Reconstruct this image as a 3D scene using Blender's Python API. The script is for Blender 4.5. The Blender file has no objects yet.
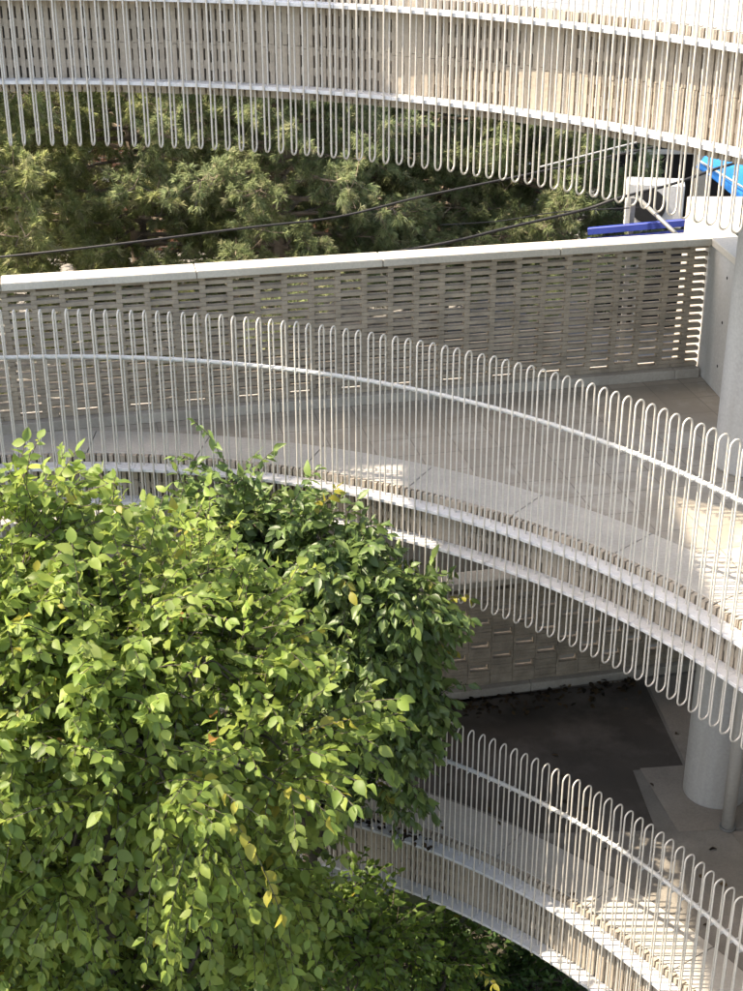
import bpy, bmesh, math, random
import numpy as np
from mathutils import Vector, Matrix

random.seed(7)
RNG = np.random.default_rng(11)
scn = bpy.context.scene
COL = scn.collection
R_ = math.radians

# ------------------------------------------------------------------ frame of reference (metres)
ZC = 11.5                          # eye height above the street
TH = R_(25.862)                    # camera looks down by this much
FPX, PW, PH = 1461.14, 743.0, 991.0
CX, CY = -2.3186, 5.1678           # axis of the round void
RV = 5.378                         # radius of the railing bars
RF = RV + .14                      # face of the slatted fascia
RB = 6.0                           # outer edge of the smooth concrete border
TOP, MID, LOW = ZC - 1.242, ZC - 4.818, ZC - 7.994      # deck heights
WP, WD = np.array([-2.84, 11.17]), np.array([.9774, .2135])   # foot line of the outer walls
WN = np.array([-.2135, .9774])


def at(px, py, y):
    """the point at distance y that the photograph shows at (px, py): for measuring the place"""
    u, v = (px - PW / 2) / FPX, (PH / 2 - py) / FPX
    d = Vector((u, math.cos(TH) + v * math.sin(TH), -math.sin(TH) + v * math.cos(TH)))
    t = y / d.y
    return Vector((d.x * t, d.y * t, ZC + d.z * t))


# ------------------------------------------------------------------ materials
def new_mat(name):
    m = bpy.data.materials.new(name)
    m.use_nodes = True
    nt = m.node_tree
    b = nt.nodes['Principled BSDF']
    return m, nt, b


def nd(nt, t, **kw):
    n = nt.nodes.new(t)
    for k, v in kw.items():
        if k.startswith('i_'):
            n.inputs[k[2:].replace('_', ' ')].default_value = v
        else:
            setattr(n, k, v)
    return n


def rgb(c):
    return (c[0], c[1], c[2], 1)


def coarse(name, base, var=.25, scale=3., fine=60., rough=.8, bump=.15, stain=None, stain_scale=1.2, stain_lo=.5, stain_hi=.7, metallic=0, spec=.3, bdist=.01, streak=None):
    """mineral or painted surface: two noises on the colour, a stain layer and a little relief"""
    m, nt, b = new_mat(name)
    tc = nd(nt, 'ShaderNodeNewGeometry')
    n1 = nd(nt, 'ShaderNodeTexNoise'); n1.inputs['Scale'].default_value = scale; n1.inputs['Detail'].default_value = 6
    n2 = nd(nt, 'ShaderNodeTexNoise'); n2.inputs['Scale'].default_value = fine; n2.inputs['Detail'].default_value = 3
    pos_ = tc.outputs['Position']
    if streak:
        mp = nd(nt, 'ShaderNodeMapping'); mp.inputs['Scale'].default_value = (1, 1, streak); nt.links.new(pos_, mp.inputs['Vector']); pos_ = mp.outputs['Vector']
    nt.links.new(pos_, n1.inputs['Vector']); nt.links.new(tc.outputs['Position'], n2.inputs['Vector'])
    r1 = nd(nt, 'ShaderNodeValToRGB')
    r1.color_ramp.elements[0].position = .3; r1.color_ramp.elements[1].position = .72
    r1.color_ramp.elements[0].color = rgb([c * (1 - var) for c in base]); r1.color_ramp.elements[1].color = rgb([min(1, c * (1 + var * .6)) for c in base])
    nt.links.new(n1.outputs['Fac'], r1.inputs['Fac'])
    mx = nd(nt, 'ShaderNodeMix', data_type='RGBA', blend_type='MULTIPLY'); mx.inputs['Factor'].default_value = .5
    r2 = nd(nt, 'ShaderNodeValToRGB'); r2.color_ramp.elements[0].position = .25; r2.color_ramp.elements[1].position = .75
    r2.color_ramp.elements[0].color = (.62, .62, .62, 1); r2.color_ramp.elements[1].color = (1, 1, 1, 1)
    nt.links.new(n2.outputs['Fac'], r2.inputs['Fac'])
    nt.links.new(r1.outputs['Color'], mx.inputs['A']); nt.links.new(r2.outputs['Color'], mx.inputs['B'])
    last = mx.outputs['Result']
    if stain:
        n3 = nd(nt, 'ShaderNodeTexNoise'); n3.inputs['Scale'].default_value = stain_scale; n3.inputs['Detail'].default_value = 8; n3.inputs['Roughness'].default_value = .65
        nt.links.new(pos_, n3.inputs['Vector'])
        r3 = nd(nt, 'ShaderNodeValToRGB'); r3.color_ramp.elements[0].position = stain_lo; r3.color_ramp.elements[1].position = stain_hi
        r3.color_ramp.elements[0].color = (0, 0, 0, 1); r3.color_ramp.elements[1].color = (1, 1, 1, 1)
        nt.links.new(n3.outputs['Fac'], r3.inputs['Fac'])
        mx2 = nd(nt, 'ShaderNodeMix', data_type='RGBA'); mx2.inputs['B'].default_value = rgb(stain)
        nt.links.new(r3.outputs['Color'], mx2.inputs['Factor']); nt.links.new(last, mx2.inputs['A'])
        last = mx2.outputs['Result']
    nt.links.new(last, b.inputs['Base Color'])
    b.inputs['Roughness'].default_value = rough; b.inputs['Metallic'].default_value = metallic
    b.inputs['Specular IOR Level'].default_value = spec
    if bump:
        bp = nd(nt, 'ShaderNodeBump'); bp.inputs['Strength'].default_value = bump; bp.inputs['Distance'].default_value = bdist
        nt.links.new(n2.outputs['Fac'], bp.inputs['Height']); nt.links.new(bp.outputs['Normal'], b.inputs['Normal'])
    return m


def tile_mat(name, base, joint, size, ang, origin, var=.2, stain=None, jw=.012):
    """square paving aligned with the outer wall, each slab its own tint"""
    m, nt, b = new_mat(name)
    g = nd(nt, 'ShaderNodeNewGeometry')
    mp = nd(nt, 'ShaderNodeMapping', vector_type='TEXTURE')
    mp.inputs['Location'].default_value = origin; mp.inputs['Rotation'].default_value = (0, 0, ang)
    nt.links.new(g.outputs['Position'], mp.inputs['Vector'])
    br = nd(nt, 'ShaderNodeTexBrick', offset=0.0, squash=1.0)
    br.inputs['Scale'].default_value = 1; br.inputs['Brick Width'].default_value = size; br.inputs['Row Height'].default_value = size
    br.inputs['Mortar Size'].default_value = jw; br.inputs['Mortar Smooth'].default_value = .2
    br.inputs['Color1'].default_value = rgb([c * (1 - var) for c in base]); br.inputs['Color2'].default_value = rgb([c * (1 + var) for c in base])
    br.inputs['Mortar'].default_value = rgb(joint)
    nt.links.new(mp.outputs['Vector'], br.inputs['Vector'])
    last = br.outputs['Color']
    for sc, lo, hi, c, f in ((2.3, .5, .62, stain or base, .8), (.9, .5, .62, [x * .68 for x in base], .6), (9, .3, .75, [x * .75 for x in base], .5), (45, .3, .7, [x * .8 for x in base], .3)):
        n = nd(nt, 'ShaderNodeTexNoise'); n.inputs['Scale'].default_value = sc; n.inputs['Detail'].default_value = 7; n.inputs['Roughness'].default_value = .6
        nt.links.new(g.outputs['Position'], n.inputs['Vector'])
        r = nd(nt, 'ShaderNodeMapRange'); r.inputs['From Min'].default_value = lo; r.inputs['From Max'].default_value = hi; r.inputs['To Max'].default_value = f
        nt.links.new(n.outputs['Fac'], r.inputs['Value'])
        mx = nd(nt, 'ShaderNodeMix', data_type='RGBA'); mx.inputs['B'].default_value = rgb(c)
        nt.links.new(r.outputs['Result'], mx.inputs['Factor']); nt.links.new(last, mx.inputs['A']); last = mx.outputs['Result']
    # keep the joints dark on top of the stains
    mx = nd(nt, 'ShaderNodeMix', data_type='RGBA'); mx.inputs['B'].default_value = rgb(joint)
    nt.links.new(br.outputs['Fac'], mx.inputs['Factor']); nt.links.new(last, mx.inputs['A'])
    nt.links.new(mx.outputs['Result'], b.inputs['Base Color'])
    bp = nd(nt, 'ShaderNodeBump', invert=True); bp.inputs['Strength'].default_value = .4; bp.inputs['Distance'].default_value = .005
    nt.links.new(br.outputs['Fac'], bp.inputs['Height']); nt.links.new(bp.outputs['Normal'], b.inputs['Normal'])
    b.inputs['Roughness'].default_value = .75; b.inputs['Specular IOR Level'].default_value = .3
    return m


def leaf_mat(name, trans=.35, rough=.45, spec=.4):
    """leaf blade: its own tint per leaf (attribute), lets some light through"""
    m, nt, b = new_mat(name)
    a = nd(nt, 'ShaderNodeAttribute', attribute_name='tint')
    nt.links.new(a.outputs['Color'], b.inputs['Base Color'])
    b.inputs['Roughness'].default_value = rough; b.inputs['Specular IOR Level'].default_value = spec
    t = nd(nt, 'ShaderNodeBsdfTranslucent')
    hs = nd(nt, 'ShaderNodeHueSaturation'); hs.inputs['Hue'].default_value = .485; hs.inputs['Saturation'].default_value = 1.0; hs.inputs['Value'].default_value = 1.7
    nt.links.new(a.outputs['Color'], hs.inputs['Color']); nt.links.new(hs.outputs['Color'], t.inputs['Color'])
    mx = nd(nt, 'ShaderNodeMixShader'); mx.inputs['Fac'].default_value = trans
    out = nt.nodes['Material Output']
    nt.links.new(b.outputs['BSDF'], mx.inputs[1]); nt.links.new(t.outputs['BSDF'], mx.inputs[2]); nt.links.new(mx.outputs['Shader'], out.inputs['Surface'])
    return m


M = {
    'rod': coarse('rod_paint', (.58, .55, .49), .06, 8, 90, .42, .0, (.43, .39, .33), 5, .62, .8, spec=.45),
    'plate': coarse('plate_paint', (.60, .60, .60), .10, 5, 70, .45, .06, (.40, .38, .34), 9, .58, .74, spec=.4),
    'handrail': coarse('handrail_paint', (.52, .52, .50), .12, 7, 80, .4, .05, (.36, .34, .3), 11, .6, .75, spec=.5),
    'fascia': coarse('fascia_brick', (.46, .395, .315), .26, 6, 45, .85, .25, (.25, .21, .165), 6, .52, .72, streak=.2),
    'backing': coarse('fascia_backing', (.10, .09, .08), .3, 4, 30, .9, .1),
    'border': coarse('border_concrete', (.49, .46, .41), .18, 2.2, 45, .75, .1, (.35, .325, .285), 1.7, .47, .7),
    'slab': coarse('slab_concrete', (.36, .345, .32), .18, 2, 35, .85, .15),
    'column': coarse('column_concrete', (.44, .425, .40), .14, 4, 40, .7, .06, (.33, .315, .285), 5, .5, .75, streak=.15),
    'pier': coarse('pier_concrete', (.48, .475, .455), .14, 3, 40, .7, .06, (.36, .345, .31), 4, .5, .72, streak=.2),
    'coping': coarse('coping_concrete', (.52, .485, .42), .12, 2.4, 50, .75, .1, (.42, .385, .32), 2.2, .52, .75),
    'kerb': coarse('kerb_concrete', (.40, .365, .31), .22, 3, 40, .85, .15, (.27, .24, .2), 2.4, .5, .7),
    'brick': coarse('wall_brick', (.35, .295, .225), .28, 7, 55, .88, .2, (.22, .19, .15), 3, .55, .75),
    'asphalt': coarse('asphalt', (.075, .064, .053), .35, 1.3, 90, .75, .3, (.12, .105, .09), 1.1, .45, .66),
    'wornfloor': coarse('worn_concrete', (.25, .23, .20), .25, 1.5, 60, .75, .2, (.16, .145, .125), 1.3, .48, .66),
    'footing': coarse('footing_concrete', (.30, .265, .225), .16, 2.5, 50, .8, .12, (.2, .175, .145), 3, .55, .7),
    'soil': coarse('soil', (.07, .06, .042), .4, 2, 25, .95, .5, (.05, .07, .025), 1, .45, .6),
    'yard': coarse('yard_asphalt', (.11, .105, .098), .2, .6, 20, .85, .1, (.07, .068, .062), .4, .5, .7),
    'street': coarse('street_concrete', (.27, .26, .24), .15, .6, 20, .85, .1, (.3, .29, .27), .4, .5, .7),
    'bark': coarse('bark', (.085, .07, .055), .4, 9, 60, .95, .6, bdist=.02),
    'palebark': coarse('pale_bark', (.22, .175, .135), .35, 9, 60, .95, .5, bdist=.02),
    'cable': coarse('cable_rubber', (.018, .018, .02), .2, 5, 50, .5, .02),
    'thincable': coarse('pale_cable', (.35, .36, .37), .2, 5, 50, .5, .02),
    'acwhite': coarse('appliance_paint', (.62, .62, .60), .1, 4, 60, .45, .03, (.4, .37, .33), 6, .6, .75),
    'darkgrille': coarse('dark_grille', (.03, .03, .03), .2, 5, 50, .6, .02),
    'tarp': coarse('blue_tarp', (.025, .22, .55), .15, 4, 30, .45, .1, (.05, .3, .62), 3, .5, .7),
    'bluemetal': coarse('blue_metal', (.035, .06, .30), .2, 3, 50, .4, .03),
    'steel': coarse('grey_steel', (.28, .28, .27), .2, 5, 60, .45, .05, metallic=.4),
    'render': coarse('wall_render', (.58, .55, .48), .12, 1, 30, .85, .1, (.44, .41, .35), .8, .55, .75),
    'darkopen': coarse('dark_opening', (.012, .012, .013), .2, 2, 20, .6, .02),
    'redcloth': coarse('red_sheet', (.5, .06, .05), .2, 3, 30, .7, .05),
    'holetie': coarse('tie_hole', (.02, .02, .02), .2, 5, 40, .9, .02),
}
ANG = math.atan2(WD[1], WD[0])
M['tile'] = tile_mat('deck_paving', (.33, .293, .24), (.225, .2, .165), .335, ANG, (0.1, 12, 0), .12, (.47, .44, .39), .006)
M['toptile'] = tile_mat('top_paving', (.30, .285, .26), (.21, .195, .17), .335, ANG, (0.1, 12, 0), .08, (.33, .315, .285), .006)
M['leaf'] = leaf_mat('leaf_blade', .45, .5, .35)
M['gloss_leaf'] = leaf_mat('glossy_leaf_blade', .36, .44, .45)
M['needle'] = leaf_mat('needle_blade', .5, .5, .3)


def brickwall_mat():
    m, nt, b = new_mat('red_brickwork')
    tc = nd(nt, 'ShaderNodeTexCoord')
    mp = nd(nt, 'ShaderNodeMapping'); mp.inputs['Rotation'].default_value = (R_(90), 0, 0)
    nt.links.new(tc.outputs['Object'], mp.inputs['Vector'])
    br = nd(nt, 'ShaderNodeTexBrick'); br.inputs['Scale'].default_value = 1
    br.inputs['Brick Width'].default_value = .23; br.inputs['Row Height'].default_value = .075; br.inputs['Mortar Size'].default_value = .008
    br.inputs['Color1'].default_value = (.28, .12, .08, 1); br.inputs['Color2'].default_value = (.38, .19, .13, 1); br.inputs['Mortar'].default_value = (.42, .37, .32, 1)
    nt.links.new(mp.outputs['Vector'], br.inputs['Vector']); nt.links.new(br.outputs['Color'], b.inputs['Base Color'])
    b.inputs['Roughness'].default_value = .9
    return m


M['redbrick'] = brickwall_mat()


# ------------------------------------------------------------------ mesh helpers
class MB:
    def __init__(s): s.v = []; s.f = []; s.smooth = False

    def add(s, vs, fs):
        o = len(s.v); s.v += [tuple(p) for p in vs]; s.f += [tuple(i + o for i in f) for f in fs]

    def box(s, c, d, ax=None, bev=0):
        """box centred on c, half sizes d, along axes ax"""
        ax = ax or (Vector((1, 0, 0)), Vector((0, 1, 0)), Vector((0, 0, 1)))
        c = Vector(c)
        if bev <= 0:
            vs = [c + ax[0] * (d[0] * i) + ax[1] * (d[1] * j) + ax[2] * (d[2] * k) for i in (-1, 1) for j in (-1, 1) for k in (-1, 1)]
            s.add(vs, [(0, 1, 3, 2), (4, 6, 7, 5), (0, 4, 5, 1), (2, 3, 7, 6), (0, 2, 6, 4), (1, 5, 7, 3)])
        else:
            vs = []
            for i in (-1, 1):
                for j in (-1, 1):
                    for k in (-1, 1):
                        for q in range(3):
                            o = [d[0] * i, d[1] * j, d[2] * k]
                            for w in range(3):
                                if w != q: o[w] -= bev * (i, j, k)[w]
                            vs.append(c + ax[0] * o[0] + ax[1] * o[1] + ax[2] * o[2])
            bm = bmesh.new()
            for p in vs: bm.verts.new(p)
            bmesh.ops.convex_hull(bm, input=bm.verts)
            bm.verts.index_update()
            s.add([v.co for v in bm.verts], [[v.index for v in f.verts] for f in bm.faces]); bm.free()

    def tube(s, pts, rad, n=8, cap=True, closed=False):
        pts = [Vector(p) for p in pts]
        rad = rad if hasattr(rad, '__len__') else [rad] * len(pts)
        N = len(pts); o = len(s.v)
        up = None
        for i, p in enumerate(pts):
            if closed: t = pts[(i + 1) % N] - pts[i - 1]
            else: t = pts[min(i + 1, N - 1)] - pts[max(i - 1, 0)]
            t = t.normalized() if t.length > 1e-9 else Vector((0, 0, 1))
            if up is None:
                up = t.orthogonal().normalized()
            up = (up - t * up.dot(t))
            up = up.normalized() if up.length > 1e-6 else t.orthogonal().normalized()
            w = t.cross(up)
            for k in range(n):
                a = 2 * math.pi * k / n
                s.v.append(tuple(p + (up * math.cos(a) + w * math.sin(a)) * rad[i]))
        for i in range(N if closed else N - 1):
            j = (i + 1) % N
            for k in range(n):
                k2 = (k + 1) % n
                s.f.append((o + i * n + k, o + i * n + k2, o + j * n + k2, o + j * n + k))
        if cap and not closed:
            s.f.append(tuple(o + k for k in reversed(range(n)))); s.f.append(tuple(o + (N - 1) * n + k for k in range(n)))

    def ring(s, prof, a0, a1, n, ctr=(CX, CY)):
        """sweep a closed profile [(radius, z)...] round the void axis from bearing a0 to a1 (degrees)"""
        o = len(s.v); P = len(prof)
        for i in range(n + 1):
            a = R_(a0 + (a1 - a0) * i / n)
            for r, z in prof: s.v.append((ctr[0] + r * math.sin(a), ctr[1] + r * math.cos(a), z))
        for i in range(n):
            for k in range(P):
                k2 = (k + 1) % P
                s.f.append((o + i * P + k, o + i * P + k2, o + (i + 1) * P + k2, o + (i + 1) * P + k))
        s.f.append(tuple(o + k for k in reversed(range(P)))); s.f.append(tuple(o + n * P + k for k in range(P)))

    def build(s, name, mat, parent=None, smooth=False, loc=None):
        me = bpy.data.meshes.new(name)
        vs = s.v
        if loc is not None: vs = [(p[0] - loc[0], p[1] - loc[1], p[2] - loc[2]) for p in vs]
        me.from_pydata(vs, [], s.f); me.update()
        bm = bmesh.new(); bm.from_mesh(me); bmesh.ops.recalc_face_normals(bm, faces=bm.faces); bm.to_mesh(me); bm.free()
        if smooth: me.polygons.foreach_set('use_smooth', [True] * len(me.polygons))
        me.materials.append(mat)
        o = bpy.data.objects.new(name, me); COL.objects.link(o)
        if loc is not None: o.location = loc
        if parent is not None: put(o, parent)
        return o


def put(o, parent):
    o.parent = parent
    o.matrix_parent_inverse = Matrix.Translation(-Vector(parent_loc(parent)))


def parent_loc(p):
    l = Vector(p.location)
    q = p.parent
    while q is not None:
        q = q.parent
    return l


def tag(o, label=None, cat=None, group=None, kind=None):
    if label: o['label'] = label
    if cat: o['category'] = cat
    if group: o['group'] = group
    if kind: o['kind'] = kind
    return o


def thing(name, loc, label, cat, group=None):
    o = bpy.data.objects.new(name, None); COL.objects.link(o); o.location = loc; o.empty_display_size = .2
    return tag(o, label, cat, group)


def pol(phi, r, z):
    a = R_(phi)
    return Vector((CX + r * math.sin(a), CY + r * math.cos(a), z))


# ------------------------------------------------------------------ the ground
g = MB(); S = 400
g.add([(-S, -S, 0), (S, -S, 0), (S, S, 0), (-S, S, 0)], [(0, 1, 2, 3)])
tag(g.build('ground', M['yard']), kind='structure')
g = MB(); g.ring([(0.02, .004), (RV + 3.2, .004), (RV + 3.2, .008), (0.02, .012)], -70, 100, 60)
tag(g.build('soil', M['soil']), kind='structure')

# ------------------------------------------------------------------ the three ramp decks
A0, A1 = -80., 100.


def outer_r(phi, off=0., cap=9.7):
    """distance along bearing phi from the void axis to the outer wall line (off = inward)"""
    d = np.array([math.sin(R_(phi)), math.cos(R_(phi))])
    den = d @ WN
    if den < .05: return cap
    t = ((WP - WN * off - np.array([CX, CY])) @ WN) / den
    return min(t, cap)


def deck_sheet(z0, z1, r0, off, n=146, cap=9.7, a0=A0, a1=A1):
    m = MB(); o = 0
    for i in range(n + 1):
        ph = a0 + (a1 - a0) * i / n
        ro = outer_r(ph, off, cap)
        for r, z in ((r0, z0), (ro, z0), (ro, z1), (r0, z1)): m.v.append(tuple(pol(ph, r, z)))
    for i in range(n):
        for k in range(4):
            k2 = (k + 1) % 4
            m.f.append((i * 4 + k, i * 4 + k2, (i + 1) * 4 + k2, (i + 1) * 4 + k))
    m.f.append((3, 2, 1, 0)); m.f.append(tuple(n * 4 + k for k in range(4)))
    return m


def slats(zb, zt, seed):
    """the fascia: standing brick slats with slits between them, tied by short spacers in rows"""
    rnd = random.Random(seed)
    m = MB()
    pitch = .0475
    n = int(R_(A1 - A0) * RF / pitch)
    H = zt - zb
    mid = zb + H * .48
    for i in range(n):
        ph = A0 + (A1 - A0) * (i + .5) / n
        a = R_(ph)
        ax = (Vector((math.cos(a), -math.sin(a), 0)), Vector((math.sin(a), math.cos(a), 0)), Vector((0, 0, 1)))
        stag = 0 if i % 2 else .02
        for (b0, b1) in (((zb, mid - .0015 + stag), (mid + .0015 + stag, zt)) if H > .4 else ((zb, zt),)):
            dr = rnd.uniform(-.004, .004)
            c = pol(ph, RF + .022 + dr, (b0 + b1) / 2)
            m.box(c, (.0165 + rnd.uniform(-.0012, .0012), .022, (b1 - b0) / 2), ax)
        if True:
            z = zb + .06 + (i % 2) * .012
            while z < zt - .06:
                c = pol(ph + (A1 - A0) / n * .5, RF + .028, z)
                m.box(c, (.0085, .019, .027), ax)
                z += .135
    return m


def ramp(name, z, f1, f2, label, deckmat, seed, thick, over):
    t = thing(name, (CX, CY, z), label, 'ramp')
    deck_sheet(z - .03, z, RB, .0).build('deck', deckmat, t)
    # the smooth border round the void, one cast length after another
    bd = MB()
    w = 9.2
    a = 27.9 - 9 * w
    while a < A1 - 1:
        e = .045
        bd.ring([(RF + .05, z - .03), (RB - .006, z - .03), (RB - .006, z + .001), (RB - .010, z + .004), (RF + .0515, z + .004), (RF + .0465, z - .001)], max(a + e, A0), min(a + w - e, A1), 10)
        a += w
    bd.build('edge_border', M['border'], t)
    slats(f2 - .075, z - .002, seed).build('fascia', M['fascia'], t)
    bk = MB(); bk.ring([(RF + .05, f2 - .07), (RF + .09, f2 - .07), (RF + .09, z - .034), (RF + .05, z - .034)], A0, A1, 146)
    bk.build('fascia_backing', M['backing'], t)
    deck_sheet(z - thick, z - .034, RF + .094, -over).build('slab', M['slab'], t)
    return t


F1 = {TOP: ZC - 1.322, MID: ZC - 4.898, LOW: ZC - 8.074}
F2 = {TOP: ZC - 1.888, MID: ZC - 5.194, LOW: ZC - 8.596}
ramp('spiral_ramp', TOP, F1[TOP], F2[TOP], 'top level of the curved ramp, with a tall sunlit slatted fascia and pale paving', M['toptile'], 1, .50, .24)
ramp('spiral_ramp', MID, F1[MID], F2[MID], 'middle level of the curved ramp, square paving inside a smooth pale concrete border', M['tile'], 2, .36, .5)
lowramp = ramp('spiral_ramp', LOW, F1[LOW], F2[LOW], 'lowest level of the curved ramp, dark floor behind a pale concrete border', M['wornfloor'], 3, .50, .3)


# the lowest floor's dark asphalt field and pale strips: sheets on top of the deck
def sheet(poly, z, t=.004):
    m = MB(); n = len(poly)
    m.add([(x, y, z) for x, y in poly] + [(x, y, z + t) for x, y in poly],
          [tuple(reversed(range(n))), tuple(range(n, 2 * n))] + [(i, (i + 1) % n, n + (i + 1) % n, n + i) for i in range(n)])
    return m


arc = [(pol(p, RB + .02, 0).x, pol(p, RB + .02, 0).y) for p in range(38, -42, -4)]
wl = lambda x, off: tuple(WP + WD * ((x - WP[0]) / WD[0]) - WN * off)
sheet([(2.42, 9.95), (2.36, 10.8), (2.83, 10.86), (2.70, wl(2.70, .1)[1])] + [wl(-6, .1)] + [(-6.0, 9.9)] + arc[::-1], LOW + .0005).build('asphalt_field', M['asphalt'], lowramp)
sheet([(2.43, 10.82), (2.83, 10.865), (3.35, 10.93), (3.30, 9.985), (2.61, 9.93)], LOW + .003, .004).build('footing_slab', M['footing'], lowramp)
sheet([(2.73, wl(2.70, .1)[1]), (2.86, 10.90), (3.4, 10.97), (3.6, wl(3.6, .1)[1])], LOW + .003, .004).build('pale_strip', M['footing'], lowramp)
sheet([(3.06, 9.93), (3.40, 9.93), (3.8, 8.6), (3.30, 8.9)], LOW + .003, .004).build('pale_strip', M['footing'], lowramp)

# ------------------------------------------------------------------ the railings: closed loops standing on radial planes
LOOPW, RODR = .088, .0066


def loop_mesh(zb, zt):
    m = MB(); rr = LOOPW / 2; pts = []
    for k in range(9):
        a = math.pi * k / 8
        pts.append((0, rr - rr * math.cos(a), zt - rr + rr * math.sin(a)))
    for k in range(9):
        a = math.pi * k / 8
        pts.append((0, rr + rr * math.cos(a), zb + rr - rr * math.sin(a)))
    m.tube(pts, RODR, 7, closed=True)
    return m


PITCH, P0, NB = 1.052, -21.0, 99


def railing(z, zb, zt, zh, label, seed):
    t = thing('railing', (CX, CY, z), label, 'railing', 'looped bar railings round the void')
    rnd = random.Random(seed)
    m = loop_mesh(zb - z, zt - z)
    first = m.build('bar', M['rod'], None, smooth=True)
    off = rnd.uniform(0, PITCH)
    for i in range(NB):
        o = first if i == 0 else first.copy()
        if i: COL.objects.link(o)
        ph = P0 + off + i * PITCH + rnd.uniform(-.015, .015)
        a = R_(ph)
        o.parent = t
        o.location = (RV * math.sin(a), RV * math.cos(a), rnd.uniform(-.003, .003))
        o.rotation_euler = (rnd.uniform(-.0025, .0025), rnd.uniform(-.0025, .0025), -a + rnd.uniform(-.012, .012))
    hr = MB(); n = 150
    hr.tube([pol(P0 - 1 + (NB * PITCH + 3) * i / n, RV + LOOPW / 2, zh) for i in range(n + 1)], .017, 10)
    for i in range(NB):     # welded lugs between rail and bars
        ph = P0 + off + i * PITCH
        a = R_(ph); ax = (Vector((math.cos(a), -math.sin(a), 0)), Vector((math.sin(a), math.cos(a), 0)), Vector((0, 0, 1)))
        hr.box(pol(ph, RV + LOOPW / 2, zh - .004), (.006, LOOPW / 2 - .004, .008), ax)
    hr.build('handrail', M['handrail'], t, smooth=False)
    for f in (F1[z], F2[z]):
        pl = MB(); n = 24; tot = NB * PITCH + 4
        for k in range(n):   # plates come in lengths with fine butt joints
            a0 = P0 - 1.5 + tot * k / n
            pl.ring([(RV + .009, f), (RF - .004, f), (RF - .004, f + .022), (RV + .011, f + .024), (RV + .009, f + .022)], a0, a0 + tot / n - .03, 5)
        q = pl.build('bracket_plate', M['plate'], t)
        bo = MB()
        for i in range(NB):
            for rr in (.035, .105):
                ph = P0 + off + (i + .5) * PITCH
                p = pol(ph, RV + rr, f + .024)
                bo.tube([p, p + Vector((0, 0, .006))], .0065, 6)
        b = bo.build('bolt_heads', M['steel'], None); b['kind'] = 'stuff'
        b.parent = q; b.matrix_parent_inverse = Matrix.Translation(-Vector((CX, CY, z)))
    return t


railing(TOP, ZC - 2.323, ZC - .02, ZC - .35, 'topmost railing, its rounded loops hanging below the sunlit fascia', 1)
railing(MID, ZC - 5.603, ZC - 3.567, ZC - 3.945, 'middle railing of tall looped bars in front of the perforated parapet wall', 2)
railing(LOW, ZC - 8.613, ZC - 6.734, ZC - 7.11, 'lowest railing of looped bars, partly behind the tree, bars ending at the fascia', 3)


# ------------------------------------------------------------------ perforated brick parapets with coping and kerb
def parapet(name, z, label, kind, x0, x1):
    base = Vector((WP[0], WP[1], 0))
    d, nrm = Vector((WD[0], WD[1], 0)), Vector((WN[0], WN[1], 0))
    ax = (d, nrm, Vector((0, 0, 1)))
    s0, s1 = (x0 - WP[0]) / WD[0], (x1 - WP[0]) / WD[0]
    P = lambda s, off, zz: base + d * s + nrm * off + Vector((0, 0, zz))
    t = thing(name, P((s0 + s1) / 2, .1, z), label, 'wall')
    kb = MB()
    s = s0
    while s < s1 - .05:
        e = min(s + 1.2, s1)
        kb.box(P((s + e) / 2, .055, z + .045), ((e - s) / 2 - .002, .105, .045), ax, .006); s = e
    kb.build('kerb', M['kerb'], t)
    rnd = random.Random(len(name) + int(z * 10)); br = MB()
    h, gap = .0365, .0005
    nc = 31
    zb = z + .092
    L, per = .275, .452
    if kind == 'closed':        # stacked columns with a tall slot every few courses, neighbours half a course apart
        cw = per / 2
        for k in range(int((s1 - s0) / cw) + 1):
            a0, a1 = s0 + k * cw, min(s0 + (k + 1) * cw, s1)
            if a1 - a0 < .05: continue
            dz = (k % 2) * h / 2
            for c in range(nc):
                z0 = zb + h * c + dz; z1 = min(z0 + h, zb + h * nc)
                parts = [(a0, a1)]
                if (c + 3) % 7 in ((0, 1) if k % 2 else (4, 5)) and 2 < c < nc - 1: parts = [(a0, a0 + .022), (a1 - .022, a1)]
                for a, b in parts:
                    br.box(P((a + b) / 2, .055 + rnd.uniform(-.003, .003) - (k % 2) * .004, (z0 + z1) / 2), ((b - a) / 2 - .0015, .034, (z1 - z0) / 2 - gap), ax, .004 if len(parts) == 1 else 0)
            if k % 2: br.box(P((a0 + a1) / 2, .055, zb + h / 4), (cw / 2 - .0015, .034, h / 4 - gap), ax)
    for c in range(nc if kind == 'open' else 0):
        zc = zb + h * (c + .5)
        sh = (c % 2) * per / 2
        s = s0 - sh
        while s < s1 + per:
            hl = L / 2 if c else per / 2 - .0015
            a, b = max(s - hl, s0), min(s + hl, s1)
            if b - a > .03:
                br.box(P((a + b) / 2, .055 + rnd.uniform(-.002, .002), zc + rnd.uniform(-.0006, .0006)), ((b - a) / 2, .034, h / 2 - gap), ax, .004)
            s += per
    br.build('brickwork', M['brick'], t)
    cp = MB(); s = s0; zt = zb + h * nc
    while s < s1 - .05:
        e = min(s + 1.55, s1)
        cp.box(P((s + e) / 2, .075, zt + .0335), ((e - s) / 2 - .003, .115, .032), ax, .006); s = e
    cp.build('coping', M['coping' if kind == 'open' else 'kerb'], t)
    return zt + .0655


ztop = parapet('perforated_wall', MID, 'perforated brick parapet with a pale coping along the middle ramp', 'open', -9, 2.96)
parapet('perforated_wall', LOW, 'dark mostly closed perforated brick parapet at the lowest ramp', 'closed', -9, 3.6)

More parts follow.
